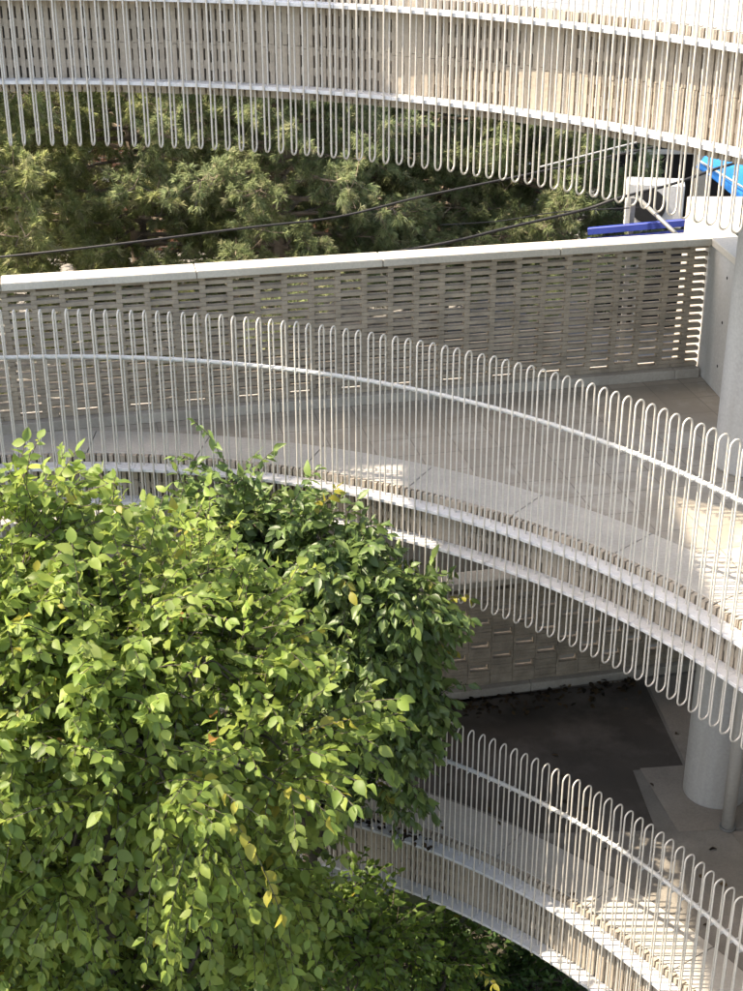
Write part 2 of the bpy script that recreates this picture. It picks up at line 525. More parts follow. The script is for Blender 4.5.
# concrete return wall at the right end of the middle parapet
c0 = wl(2.975, 0.0)
e1 = Vector((.12, -.993, 0)).normalized(); e2 = Vector((.993, .12, 0))
rw = thing('concrete_wall', (c0[0] + .1, c0[1] - .6, MID), 'smooth grey concrete return wall with small tie holes beside the column', 'wall')
c = Vector((c0[0], c0[1], 0))
m = MB(); m.box(c + e1 * .46 + e2 * .115 + Vector((0, 0, (MID + ztop - .066) / 2)), (.70, .105, (ztop - .066 - MID) / 2), (e1, e2, Vector((0, 0, 1))), .008)
m.build('wall_body', M['pier'], rw)
m = MB(); m.box(c + e1 * .50 + e2 * .105 + Vector((0, 0, ztop - .031)), (.74, .125, .0325), (e1, e2, Vector((0, 0, 1))), .006); m.build('coping', M['coping'], rw)
m = MB()
for k in range(3):
    p = c + e1 * (.42) + Vector((0, 0, MID + .25 + .4 * k)) + e2 * .0095
    m.tube([p, p - e2 * .002], .014, 10)
m.build('tie_hole', M['holetie'], rw)

# unseen wall added on the right to keep light off the lowest level
ew = thing('concrete_wall', (3.95, 8.2, LOW), 'unseen concrete wall added right of the thick column to block light', 'wall')
m = MB(); m.box((4.0, 8.4, (LOW + MID - .36) / 2), (.1, 4.1, (MID - .36 - LOW) / 2 - .003)); m.build('wall_body', M['pier'], ew)
m = MB(); m.box((3.885, 8.4, LOW + .05), (.014, 4.1, .05)); m.build('skirting', M['kerb'], ew)

# columns and downpipe
for z, zt, lab in ((LOW, MID - .36, 'thick round concrete column standing on the pale footing of the lowest ramp'), (MID, TOP - .50, 'round concrete column on the middle ramp at the right edge')):
    m = MB(); x, y = (3.035 if z == LOW else 2.98), 10.5
    rad = .275
    m.tube([(x, y, z + .004), (x, y, z + .02), (x, y, zt)], [rad, rad, rad], 48)
    o = m.build('concrete_column', M['column'], None, smooth=False, loc=(x, y, z)); tag(o, lab, 'column')
    for p in o.data.polygons: p.use_smooth = abs(p.normal.z) < .5
m = MB(); m.tube([(3.035, 9.98, LOW + .01), (3.035, 9.98, MID - .36)], .056, 20)
dp = m.build('downpipe', M['column'], None, loc=(3.035, 9.98, LOW))
tag(dp, 'slim pale drainpipe standing in front of the lower column', 'drainpipe')
for p in dp.data.polygons: p.use_smooth = abs(p.normal.z) < .5
m = MB(); m.tube([(3.035, 9.98, LOW + .012), (3.035, 9.98, LOW + .03)], .07, 20); m.tube([(3.035, 9.98, LOW + 1.6), (3.035, 9.98, LOW + 1.63)], .062, 20)
cl = m.build('pipe_collar', M['steel'], None); cl.parent = dp; cl.matrix_parent_inverse = Matrix.Translation(-Vector((3.035, 9.98, LOW)))

# unseen slab added high on the sunny side to shade the middle ramp
m = MB(); m.box((-5.10, 7.9, ZC + 4.15), (.92, 2.75, .15), None, .01)
tag(m.build('unseen_shade_slab', M['slab']), kind='structure')


# ------------------------------------------------------------------ foliage
_st = [.18, .38, .60, .82]
_wd = [.17, .255, .25, .15]
LEAF_T = np.array([(0, 0, 0)] + [(0, t, 0) for t in _st] + [(0, 1, 0)] + [(-w, t - .03, 1) for t, w in zip(_st, _wd)] + [(w, t - .03, 1) for t, w in zip(_st, _wd)], float)
LEAF_F = [(0, 1, 6), (0, 10, 1), (1, 2, 7, 6), (10, 11, 2, 1), (2, 3, 8, 7), (11, 12, 3, 2), (3, 4, 9, 8), (12, 13, 4, 3), (4, 5, 9), (13, 5, 4)]


def unit(a):
    return a / np.maximum(np.linalg.norm(a, axis=-1, keepdims=True), 1e-9)


def leaves_mesh(name, pos, tip, nrm, size, tint, width, fold, curl, mat, parent):
    """one mesh of many blades; tip and nrm are (n,3) directions"""
    n = len(pos)
    t = unit(tip); s = unit(np.cross(t, nrm)); nn = np.cross(s, t)
    T = LEAF_T
    lx = T[None, :, 0] * width[:, None]; ly = T[None, :, 1] * np.ones((n, 1)); lz = T[None, :, 2] * fold[:, None] * np.abs(T[None, :, 0]) * (1 + .5 * np.sin(7 * T[None, :, 1] + 40 * fold[:, None])) - curl[:, None] * T[None, :, 1] ** 2 + .05 * np.sin(23 * curl[:, None]) * T[None, :, 0]
    P = pos[:, None, :] + size[:, None, None] * (lx[..., None] * s[:, None] + ly[..., None] * t[:, None] + lz[..., None] * nn[:, None])
    V = P.reshape(-1, 3)
    k = len(T)
    loops = []; starts = []; tot = []
    flat = np.concatenate([np.array(f) for f in LEAF_F]); lens = np.array([len(f) for f in LEAF_F])
    L = (flat[None, :] + (np.arange(n) * k)[:, None]).reshape(-1)
    tots = np.tile(lens, n); st = np.concatenate([[0], np.cumsum(tots)[:-1]])
    me = bpy.data.meshes.new(name)
    me.vertices.add(len(V)); me.vertices.foreach_set('co', V.astype(np.float32).ravel())
    me.loops.add(len(L)); me.loops.foreach_set('vertex_index', L.astype(np.int32))
    me.polygons.add(len(tots)); me.polygons.foreach_set('loop_start', st.astype(np.int32)); me.polygons.foreach_set('loop_total', tots.astype(np.int32))
    me.polygons.foreach_set('use_smooth', np.ones(len(tots), bool))
    me.update(calc_edges=True)
    ca = me.color_attributes.new('tint', 'FLOAT_COLOR', 'POINT')
    c = np.ones((n, k, 4)); c[..., :3] = tint[:, None, :]
    ca.data.foreach_set('color', c.astype(np.float32).ravel())
    me.materials.append(mat)
    o = bpy.data.objects.new(name, me); COL.objects.link(o)
    if parent is not None: put(o, parent)
    return o


def norm_rows(n, s=1.): return RNG.normal(size=(n, 3)) * s


def crown(parent, blobs, n_twigs, leaf_len, palette, mat, trunk_pts, trunk_r, barkmat, droop=.35, twig_len=.45, per=13, wid=(.9, 1.15), shoots=(), yellow=.03, flat=.55, shell=.55, deep=1.):
    """branches run from the trunk into each blob; leafy shoots leave them outwards and arch over"""
    wb = MB(); tw = MB()
    trunk = MB(); trunk.tube(trunk_pts, trunk_r, 10); trunk.build('trunk', barkmat, parent, smooth=True)
    tp = [Vector(p) for p in trunk_pts]
    tot = sum(b[1] ** 2 for b in blobs)
    pos, tip, nr, tid = [], [], [], []
    lim = []
    for c, r in blobs:
        c = Vector(c)
        # a bough from the nearest good point of the trunk
        src = min(tp[1:], key=lambda p: (p - c).length + (0 if p.z < c.z - .2 else 1.5))
        mids = [src.lerp(c, f) + Vector((random.uniform(-.1, .1), random.uniform(-.1, .1), random.uniform(-.05, .15) + .25 * math.sin(f * math.pi))) for f in (.3, .6, .85)]
        path = [src] + mids + [c]
        wb.tube(path, [.035, .028, .02, .014, .008], 6)
        for q in range(5):
            e = c + Vector(unit(norm_rows(1))[0]) * r * .75
            wb.tube([mids[2], mids[2].lerp(e, .5) + Vector((0, 0, .05)), e], [.012, .008, .004], 5)
        k = max(4, int(n_twigs * r * r / tot))
        heads = unit(norm_rows(11))
        for _ in range(k):
            u = unit(heads[RNG.integers(0, 11)] + RNG.normal(size=3) * .30)
            rad = r * (shell + (1 - shell) * RNG.random() ** .6)
            st = np.array(c) + u * rad * np.array([1, deep, .9]) * RNG.uniform(.55, 1)
            dr = unit(u * 1.0 + np.array([0, 0, .35]) + RNG.normal(size=3) * .45)
            Lg = twig_len * RNG.uniform(.55, 1.2)
            lim.append((st, dr, Lg))
    for st, dr, Lg in shoots: lim.append((np.array(st), np.array(dr, float), Lg))
    for st, dr, Lg in lim:
        nl = max(5, int(per * Lg / twig_len))
        p = np.array(st); d = unit(np.array(dr)); pts = [p.copy()]
        step = Lg / nl
        side = unit(np.cross(d, np.array([0, 0, 1.]) + RNG.normal(size=3) * .2))
        for i in range(nl):
            d = unit(d + np.array([0, 0, -droop * step / twig_len * 2.2]) + RNG.normal(size=3) * .05)
            p = p + d * step; pts.append(p.copy())
            sd = side * (1 if i % 2 else -1)
            tdir = unit(d * RNG.uniform(.35, .8) + sd * RNG.uniform(.5, 1.0) + np.array([0, 0, -.35]) + RNG.normal(size=3) * .22)
            nn = unit(np.array([-.35, -.25, 1.0]) * flat + RNG.normal(size=3) * .42 - tdir * 0)
            pos.append(p.copy()); tip.append(tdir); nr.append(nn); tid.append(len(tw.v))
        tid.append(len(tw.v)); pos.append(p.copy()); tip.append(d); nr.append(unit(np.array([-.3, -.2, 1.]) + RNG.normal(size=3) * .3))
        tw.tube([Vector(q) for q in pts[::3]] + [Vector(pts[-1])], .0028, 3, cap=False)
    wb.build('boughs', barkmat, parent, smooth=True)
    tw.build('twigs', barkmat, parent)
    n = len(pos); pos = np.array(pos); tip = np.array(tip); nr = np.array(nr)
    pal = np.array(palette); w = RNG.random((n, 1)); ia = RNG.integers(0, len(pal), n); ib = RNG.integers(0, len(pal), n)
    tint = (pal[ia] * w + pal[ib] * (1 - w)) * RNG.uniform(.8, 1.2, (n, 1))
    tid = np.array(tid); uq, inv = np.unique(tid, return_inverse=True)
    tone = RNG.uniform(.82, 1.2, len(uq))[inv][:, None]; tint = tint * tone
    yl = (RNG.random(len(uq)) < yellow)[inv] & (RNG.random(n) < .55) | (RNG.random(n) < yellow * .12)
    tint[yl] = np.array([.30, .29, .05]) * RNG.uniform(.75, 1.1, (yl.sum(), 1))
    y = RNG.random(n) < yellow * .025; tint[y] = np.array([.36, .19, .06])
    size = leaf_len * np.clip(RNG.normal(1, .24, n), .4, 1.55)
    leaves_mesh('crown', pos, tip, nr, size, tint, RNG.uniform(*wid, n), RNG.uniform(.1, .75, n), RNG.uniform(.0, .42, n), mat, parent)
    return n


def blobs_px(lst):
    out = []
    for px, py, y, r in lst:
        p = at(px, py, y); out.append((tuple(p), r))
    return out


# the light green tree in the middle of the void
TA = (-1.75, 7.3)
ta = thing('broadleaf_tree', (TA[0], TA[1], 0), 'sunlit yellow-green broadleaf tree filling the left of the void', 'tree')
ba = blobs_px([(25, 555, 7.6, .38), (105, 565, 7.7, .38), (185, 595, 7.7, .38), (10, 640, 7.3, .48), (110, 655, 7.2, .52), (210, 665, 7.3, .46), (-70, 590, 7.6, .6), (-70, 720, 7.0, .7),
               (40, 740, 6.9, .52), (145, 765, 6.8, .52), (240, 770, 6.9, .44), (80, 850, 7.2, .45), (0, 900, 7.5, .52), (110, 945, 7.6, .42), (-80, 880, 7.2, .7), (290, 745, 7.2, .4), (200, 880, 7.1, .3), (265, 885, 7.6, .32), (235, 940, 7.7, .34), (268, 850, 7.9, .28), (170, 970, 7.5, .35), (60, 985, 7.4, .4), (130, 790, 8.2, .5), (40, 830, 8.2, .5), (205, 815, 8.3, .45), (170, 620, 8.3, .4), (70, 600, 8.3, .4)])
sh = []
for k in range(18):
    p = at(200 + RNG.uniform(-45, 30), 825 + RNG.uniform(-15, 30), 6.55 + RNG.uniform(-.15, .15))
    sh.append((tuple(p), (.12 + RNG.uniform(-.25, .35), -.3, -.25), RNG.uniform(.45, .75)))
for px, py in ((35, 520), (110, 530), (60, 525), (5, 515), (150, 545), (195, 545), (225, 550), (85, 525), (20, 525), (130, 535), (170, 550), (215, 560)):
    p = at(px, py, 7.6); sh.append((tuple(p), (RNG.uniform(-.25, .25), RNG.uniform(-.2, .2), 1), RNG.uniform(.22, .36)))
na = crown(ta, ba, 3350, .077, [(.14, .205, .042), (.175, .24, .05), (.205, .26, .06), (.115, .175, .038)], M['leaf'],
           [(TA[0], TA[1], 0), (TA[0] + .05, TA[1], 1.6), (TA[0] - .1, TA[1] + .1, 3.2), (TA[0], TA[1] + .1, 4.8), (TA[0] + .1, TA[1] + .2, 6.2)], [.13, .11, .09, .07, .04], M['bark'], shoots=sh, yellow=.03, wid=(1.0, 1.3))

# the darker glossy tree behind it to the right
TB = (-.6, 9.45)
tb = thing('broadleaf_tree', (TB[0], TB[1], 0), 'darker glossy-leaved tree between the light green tree and the railings', 'tree')
bb = blobs_px([(255, 555, 9.3, .42), (325, 562, 9.2, .46), (380, 592, 9.1, .38), (405, 615, 9.1, .26), (290, 610, 9.1, .42), (345, 625, 9.1, .44), (290, 660, 9.0, .5), (352, 680, 9.1, .46), (380, 735, 9.1, .33), (325, 750, 8.8, .5), (372, 785, 9.0, .3), (295, 790, 8.8, .32), (205, 545, 9.3, .36), (392, 655, 9.1, .32), (405, 705, 9.1, .26)])
for q, (bc, br_) in enumerate(bb):     # keep the crown just inside the railing circle
    vx, vy, vz = bc[0], bc[1], bc[2] - ZC
    for _ in range(12):
        yy = CY + math.sqrt(max(.1, (RV - .10 - br_ * .7) ** 2 - (vx - CX) ** 2)); k = yy / vy; vx, vy, vz = vx * k, yy, vz * k
    bb[q] = ((vx, vy, vz + ZC), br_ * .93)
sh = []
for px, py in ((235, 505), (245, 520), (180, 520), (265, 520), (290, 520), (330, 550), (380, 575), (425, 590), (440, 600), (170, 530), (305, 530), (350, 560)):
    p = at(px, py, 9.65); sh.append((tuple(p), (RNG.uniform(-.15, .25), RNG.uniform(-.2, .2), 1), RNG.uniform(.22, .40)))
for px, py, lg in ((228, 505, .62), (236, 500, .70), (243, 508, .58), (255, 515, .45), (178, 515, .42), (188, 520, .4), (300, 520, .4), (238, 515, .5)):
    p = at(px, py, 9.7); sh.append((tuple(p), (RNG.uniform(-.06, .06), RNG.uniform(-.1, .1), 1.3), lg))
for px, py in ((408, 690), (400, 640), (410, 735), (395, 775), (385, 795), (408, 660), (398, 765), (405, 715)):
    p = at(px, py, 9.45); sh.append((tuple(p), (1, RNG.uniform(-.5, .2), -.15), RNG.uniform(.22, .38)))
nb = crown(tb, bb, 2150, .088, [(.085, .14, .042), (.115, .18, .05), (.145, .205, .056), (.07, .112, .036)], M['gloss_leaf'],
           [(TB[0], TB[1], 0), (TB[0], TB[1] - .05, 1.8), (TB[0] + .1, TB[1], 3.6), (TB[0], TB[1] + .05, 5.2), (TB[0] - .1, TB[1] + .1, 6.2)], [.09, .075, .06, .045, .025], M['bark'], shoots=sh, yellow=.015, flat=.45, twig_len=.36, droop=.5, wid=(.8, 1.05), deep=.7)

# low trees and shrubs on the soil below
def shrub(px, py, y, r, n, label, palette, ll=.07):
    p = at(px, py, y)
    t = thing('shrub', (p.x, p.y, 0), label, 'shrub', 'shrubs on the soil under the trees')
    bl = []
    for k in range(5):
        o = unit(norm_rows(1))[0] * r * .55
        bl.append(((p.x + o[0], p.y + o[1], max(.3, p.z + o[2] * .6)), r * .6))
    crown(t, bl, n, ll, palette, M['leaf'], [(p.x, p.y, 0), (p.x + .03, p.y, max(.15, p.z * .5)), (p.x, p.y + .03, max(.25, p.z - .05))], [.03, .024, .015], M['bark'], twig_len=.38, per=11, yellow=.01)


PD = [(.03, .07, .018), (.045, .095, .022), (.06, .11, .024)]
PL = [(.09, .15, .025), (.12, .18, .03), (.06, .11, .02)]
shrub(290, 920, 8.4, .5, 220, 'shrub low under the light green tree, right of its hanging sunlit spray', PL)
shrub(355, 945, 8.8, .45, 230, 'bushy shrub just below the left end of the lowest ramp fascia', PL)
shrub(300, 1010, 9.0, .55, 170, 'shrub at the bottom edge, left of the dark ground shrubs', PD)
shrub(420, 958, 9.6, .40, 190, 'sun-flecked pale shrub at the foot of the lowest ramp', PL)
shrub(455, 985, 10.2, .6, 200, 'dark leafy shrub under the lowest ramp, second from the right', PD)
shrub(545, 985, 10.4, .6, 200, 'dark leafy shrub under the lowest ramp, rightmost one', PD)
shrub(200, 1000, 9.0, .6, 170, 'shaded shrub at the bottom edge under the hanging sunlit spray', PD)
shrub(80, 1010, 8.9, .6, 170, 'shaded shrub at the bottom left under the light green tree', PD)
# ivy-like ground cover: more blades than anyone could count
n = 9000
ph = RNG.uniform(-60, 60, n); rr = np.sqrt(RNG.uniform(.5 ** 2, 8.3 ** 2, n))
pos = np.stack([CX + rr * np.sin(np.radians(ph)), CY + rr * np.cos(np.radians(ph)), RNG.uniform(.03, .35, n)], 1)
pal = np.array(PD); tint = pal[RNG.integers(0, 3, n)] * RNG.uniform(.7, 1.3, (n, 1))
tip = norm_rows(n) * np.array([1, 1, .3]); nr = np.array([0, 0, 1.]) + norm_rows(n, .35)
tag(leaves_mesh('ground_cover', pos, tip, nr, RNG.uniform(.07, .13, n), tint, RNG.uniform(.9, 1.3, n), RNG.uniform(.1, .5, n), RNG.uniform(.05, .3, n), M['leaf'], None), kind='stuff')


# dead leaves swept to the foot of the lowest wall and caught on the bracket plate
n = 420
u = RNG.uniform(1.0, 5.6, n); o_ = np.abs(RNG.normal(0, .16, n)) + .06
pos = np.stack([WP[0] + WD[0] * u - WN[0] * o_, WP[1] + WD[1] * u - WN[1] * o_, np.full(n, LOW + .008) + RNG.uniform(0, .015, n)], 1)
n2 = 60
pa_ = np.radians(RNG.normal(25, 3.5, n2)); rq = RV + RNG.uniform(.03, .13, n2)
n3 = 70
pb_ = np.radians(RNG.uniform(-10, 62, n3)); rb_ = RNG.uniform(RF + .06, 8.2, n3)
pos = np.concatenate([pos, np.stack([CX + rq * np.sin(pa_), CY + rq * np.cos(pa_), np.full(n2, F1[LOW] + .03)], 1), np.stack([CX + rb_ * np.sin(pb_), CY + rb_ * np.cos(pb_), np.full(n3, LOW + .012)], 1)])
n = len(pos)
tint = np.array([(.035, .026, .017), (.06, .042, .024), (.09, .062, .03)])[RNG.integers(0, 3, n)] * RNG.uniform(.7, 1.3, (n, 1))
tag(leaves_mesh('fallen_leaves', pos, norm_rows(n) * np.array([1, 1, .12]), np.array([0, 0, 1.]) + norm_rows(n, .25), RNG.uniform(.04, .085, n), tint, RNG.uniform(.9, 1.2, n), RNG.uniform(.1, .8, n), RNG.uniform(0, .2, n), M['leaf'], None), kind='stuff')

# ------------------------------------------------------------------ conifers beyond the wall
def conifer(x, y, h, r, n_tufts, palette, label, z0=3.0, seed=0):
    rnd = np.random.default_rng(seed)
    t = thing('pine_tree', (x, y, 0), label, 'tree', 'pine trees beyond the parapet')
    tr = MB(); lean = rnd.uniform(-.15, .15)
    tr.tube([(x, y, 0), (x + lean * .5, y, h * .35), (x + lean, y + .1, h * .7), (x + lean, y, h)], [.19, .15, .10, .02], 9)
    tr.build('trunk', M['palebark'], t, smooth=True)
    br = MB(); C = []; D = []
    nb = int(h * 9)
    for i in range(nb):
        f = (i + rnd.random()) / nb
        z = z0 + (h - z0) * f
        a = i * 2.4 + rnd.uniform(-.5, .5)
        L = r * (1 - .45 * f) * rnd.uniform(.65, 1.15)
        d = np.array([math.cos(a), math.sin(a), .05 + .25 * f])
        p0 = np.array([x + lean * f, y, z]); pts = [p0]
        for k in range(6):
            d = d + np.array([rnd.normal() * .1, rnd.normal() * .1, -.02 + .09 * (k > 3)])
            pts.append(pts[-1] + unit(d) * L / 6)
        br.tube([Vector(q) for q in pts], [.03, .024, .019, .015, .011, .007, .004], 5)
        # side twigs, tufts on their ends
        for k in range(2, 7):
            for q in range(5):
                b = pts[k] + (pts[min(k, 5) + 1 if k < 6 else 6] - pts[k]) * rnd.random() * .8
                s = unit(unit(d) * .6 + rnd.normal(size=3) * .75 + np.array([0, 0, .1]))
                l2 = rnd.uniform(.12, .42)
                e = b + s * l2
                br.tube([Vector(b), Vector(b + s * l2 * .5 + np.array([0, 0, -.02])), Vector(e)], [.006, .004, .003], 3)
                for w in range(n_tufts):
                    fr = rnd.uniform(.35, 1)
                    C.append(b + (e - b) * fr + rnd.normal(size=3) * .02); D.append(unit(s + np.array([0, 0, .15]) + rnd.normal(size=3) * .5))
    br.build('boughs', M['palebark'], t)
    C = np.array(C); D = np.array(D); nt = len(C); per = 24
    pos = np.repeat(C, per, 0); dd = unit(np.repeat(D, per, 0) * .8 + rnd.normal(size=(nt * per, 3)) * .42 + np.array([0, 0, .02]))
    ln = rnd.uniform(.05, .105, nt * per); wv = unit(np.cross(dd, rnd.normal(size=(nt * per, 3)))) * .0030
    tipp = pos + dd * ln[:, None] + np.array([0, 0, -1]) * (ln * .18)[:, None]
    midp = pos + dd * (ln * .55)[:, None]
    V = np.stack([pos - wv * .6, pos + wv * .6, midp + wv, tipp, midp - wv], 1).reshape(-1, 3)
    N = nt * per
    me = bpy.data.meshes.new('crown')
    me.vertices.add(len(V)); me.vertices.foreach_set('co', V.astype(np.float32).ravel())
    me.loops.add(N * 5); me.loops.foreach_set('vertex_index', np.arange(N * 5, dtype=np.int32))
    me.polygons.add(N); me.polygons.foreach_set('loop_start', (np.arange(N) * 5).astype(np.int32)); me.polygons.foreach_set('loop_total', np.full(N, 5, np.int32))
    me.update(calc_edges=True)
    pal = np.array(palette); base = pal[rnd.integers(0, len(pal), nt)] * rnd.uniform(.85, 1.15, (nt, 1))
    tint = np.repeat(base, per, 0) * rnd.uniform(.85, 1.15, (N, 1))
    c = np.ones((N, 5, 4)); c[..., :3] = tint[:, None, :]
    me.color_attributes.new('tint', 'FLOAT_COLOR', 'POINT').data.foreach_set('color', c.astype(np.float32).ravel())
    me.materials.append(M['needle'])
    o = bpy.data.objects.new('crown', me); COL.objects.link(o); put(o, t)


NL = [(.215, .25, .11), (.25, .28, .12), (.19, .235, .10), (.26, .27, .15)]
ND = [(.18, .225, .115), (.21, .25, .125), (.165, .21, .105), (.24, .255, .15)]
conifer(-4.7, 15.7, 9.7, 2.3, 7, NL, 'bright yellow-green pine at the far left beyond the parapet', 5.8, 1)
conifer(-2.7, 16.9, 9.6, 2.3, 7, NL, 'bright yellow-green pine, second from the left beyond the parapet', 5.8, 2)
conifer(-.9, 15.9, 9.6, 2.0, 7, ND, 'grey-green pine standing behind the middle of the parapet', 6.2, 3)
conifer(.75, 17.6, 9.6, 2.1, 7, ND, 'dark pine behind the right half of the parapet, under the cables', 6.2, 4)
conifer(2.0, 16.6, 9.3, 1.35, 6, ND, 'rightmost dark pine, left of the blue sheeting', 6.2, 5)


conifer(-3.9, 18.9, 9.3, 2.0, 7, NL, 'pine half hidden between the two bright yellow-green pines at the left', 6.0, 6)
conifer(-.1, 19.2, 9.3, 2.0, 7, ND, 'pine half hidden behind the grey-green pine in the middle', 6.2, 7)

# ------------------------------------------------------------------ things beyond the wall
PLAT = ZC - 6.3
m = MB()
q = [WP + WD * -9 + WN * 1.3, WP + WD * 12 + WN * 1.3]
m.add([(q[0][0], q[0][1], .01), (q[1][0], q[1][1], .01), (30, 60, .01), (-30, 60, .01), (q[0][0], q[0][1], PLAT), (q[1][0], q[1][1], PLAT), (30, 60, PLAT), (-30, 60, PLAT)],
      [(0, 1, 2, 3), (4, 5, 6, 7), (0, 4, 5, 1), (1, 5, 6, 2), (2, 6, 7, 3), (3, 7, 4, 0)])
tag(m.build('street', M['street']), kind='structure')

def simple_building(name, x0, x1, y0, y1, h, mat, label, wins):
    t = thing(name, ((x0 + x1) / 2, (y0 + y1) / 2, 0), label, 'building')
    m = MB(); m.box(((x0 + x1) / 2, (y0 + y1) / 2, h / 2), ((x1 - x0) / 2, (y1 - y0) / 2, h / 2))
    m.build('wall', mat, t, loc=((x0 + x1) / 2, (y0 + y1) / 2, 0))
    m = MB(); m.box(((x0 + x1) / 2, (y0 + y1) / 2, h + .08), ((x1 - x0) / 2 + .12, (y1 - y0) / 2 + .12, .08), None, .01); m.build('roof', M['slab'], t)
    for (wx, wz, ww, wh) in wins:
        f = MB()
        for dx, dz, sx, sz in ((0, wh / 2, ww / 2 + .05, .04), (0, -wh / 2, ww / 2 + .05, .04), (-ww / 2, 0, .04, wh / 2), (ww / 2, 0, .04, wh / 2), (0, 0, .025, wh / 2)):
            f.box((wx + dx, y0 - .03, wz + dz), (sx, .04, sz))
        w = f.build('window', M['acwhite'], t)
        p = MB(); p.box((wx, y0 - .012, wz), (ww / 2 - .04, .01, wh / 2 - .04)); q = p.build('pane', M['darkopen'], None); q.parent = w; q.matrix_parent_inverse = Matrix.Translation(-Vector(t.location))
    return t


simple_building('brick_house', -9, -.6, 21.5, 28, 8.6, M['redbrick'], 'red brick house glimpsed through the pines at the left', [(-6.5, 6.6, 1.2, 1.3), (-3.6, 6.9, 1.1, 1.2), (-1.9, 6.9, .9, 1.2), (-4.8, 3.6, 1.2, 1.3)])
simple_building('pale_house', .2, 5.4, 23.5, 30, 8.8, M['render'], 'pale rendered house glimpsed through the dark pines', [(1.3, 6.8, 1.1, 1.2), (3.4, 6.8, 1.1, 1.2)])

# dark shed front with open bay, behind the right end of the coping
sh_ = at(690, 150, 17.5)
t = thing('dark_shed', (sh_.x + .3, 18.2, 0), 'dark open-fronted shed behind the air conditioner and the blue tarp', 'shed')
m = MB(); m.box((sh_.x + .45, 18.6, (sh_.z + .45) / 2), (1.25, .6, (sh_.z + .45) / 2)); m.build('bay', M['darkopen'], t)
m = MB(); m.box((sh_.x + .45, 17.95, sh_.z + .2), (1.3, .05, .06)); m.box((sh_.x - .4, 17.95, sh_.z / 2), (.05, .05, sh_.z / 2 + .1)); m.box((sh_.x + .28, 17.93, sh_.z / 2), (.10, .05, sh_.z / 2 + .12)); m.box((sh_.x + .45, 17.95, sh_.z - .12), (1.3, .03, .025)); m.build('frame', M['render'], t)
# blue tarp
a, b, c_, d_ = at(696, 167, 16.9), at(713, 147, 17.5), at(800, 152, 17.5), at(790, 236, 16.6)
t = MB(); nu, nv = 14, 10; vs = []
for i in range(nu + 1):
    for j in range(nv + 1):
        u, v = i / nu, j / nv
        p = (a * (1 - u) + d_ * u) * (1 - v) + (b * (1 - u) + c_ * u) * v
        p = p + Vector((0, 0, .012 * math.sin(u * 11 + v * 3) + .008 * math.sin(v * 14)))
        vs.append(p)
t.add(vs + [p - Vector((0, 0, .006)) for p in vs], [(i * (nv + 1) + j, (i + 1) * (nv + 1) + j, (i + 1) * (nv + 1) + j + 1, i * (nv + 1) + j + 1) for i in range(nu) for j in range(nv)]
      + [tuple((nu + 1) * (nv + 1) + q for q in (i * (nv + 1) + j, i * (nv + 1) + j + 1, (i + 1) * (nv + 1) + j + 1, (i + 1) * (nv + 1) + j)) for i in range(nu) for j in range(nv)])
o = t.build('tarp', M['tarp'], None, smooth=True); tag(o, 'bright blue tarp sheet sloping at the upper right edge', 'tarp')
m = MB(); k1, k2 = a.lerp(b, .18), d_.lerp(c_, .18); m.tube([k1 + Vector((0, -.02, .03)), k1.lerp(k2, .5) + Vector((0, -.02, .035)), k2 + Vector((0, -.02, .03))], .014, 6); st = m.build('strap', M['acwhite'], None, smooth=True); st.parent = o
# white air conditioner unit standing on the cream parapet's ledge
p0 = at(652, 224, 15.2)
ac = thing('air_conditioner', tuple(p0), 'white air conditioner unit with a round fan grille', 'air conditioner')
w2, h2, d2 = .30, .23, .15
axr = (Vector((math.cos(-.15), math.sin(-.15), 0)), Vector((-math.sin(-.15), math.cos(-.15), 0)), Vector((0, 0, 1)))
cc = p0 + Vector((0, 0, h2))
m = MB(); m.box(cc, (w2, d2, h2), axr, .012); m.build('casing', M['acwhite'], ac)
m = MB(); m.tube([cc - axr[1] * (d2 + .001) + axr[0] * -.06, cc - axr[1] * (d2 + .012) + axr[0] * -.06], .18, 28); fan = m.build('fan_grille', M['darkgrille'], ac)
m = MB()
for r in (.05, .09, .13, .165):
    m.tube([cc - axr[1] * (d2 + .016) + axr[0] * (-.06 + r * math.cos(q)) + axr[2] * (r * math.sin(q)) for q in np.linspace(0, 2 * math.pi, 25)[:-1]], .0055, 5, closed=True)
for q in range(4):
    e = axr[0] * math.cos(q * .785) + axr[2] * math.sin(q * .785); f = cc - axr[1] * (d2 + .018) + axr[0] * -.06
    m.tube([f - e * .17, f + e * .17], .005, 5)
q = m.build('grille_rings', M['acwhite'], None); q.parent = fan; q.matrix_parent_inverse = Matrix.Translation(-p0)
m = MB()
for k in range(7): m.box(cc - axr[0] * (w2 + .002) + axr[2] * (-.15 + .05 * k), (.003, d2 - .03, .012), axr)
m.build('side_vent', M['darkgrille'], ac)
m = MB()
for sx in (-.2, .2): m.box(p0 + axr[0] * sx - Vector((0, 0, .02)), (.02, d2, .02), axr)
m.build('foot', M['steel'], ac)
# wide concrete ledge level with the coping, past its right end
t = thing('concrete_ledge', (3.9, 13.2, MID), 'broad cream concrete ledge past the right end of the coping', 'ledge')
m = MB(); m.box((3.95, 13.27, (MID - .4 + ztop) / 2), (.92, .60, (ztop - MID + .4) / 2 - .004), None, .008); m.build('ledge_body', M['coping'], t)

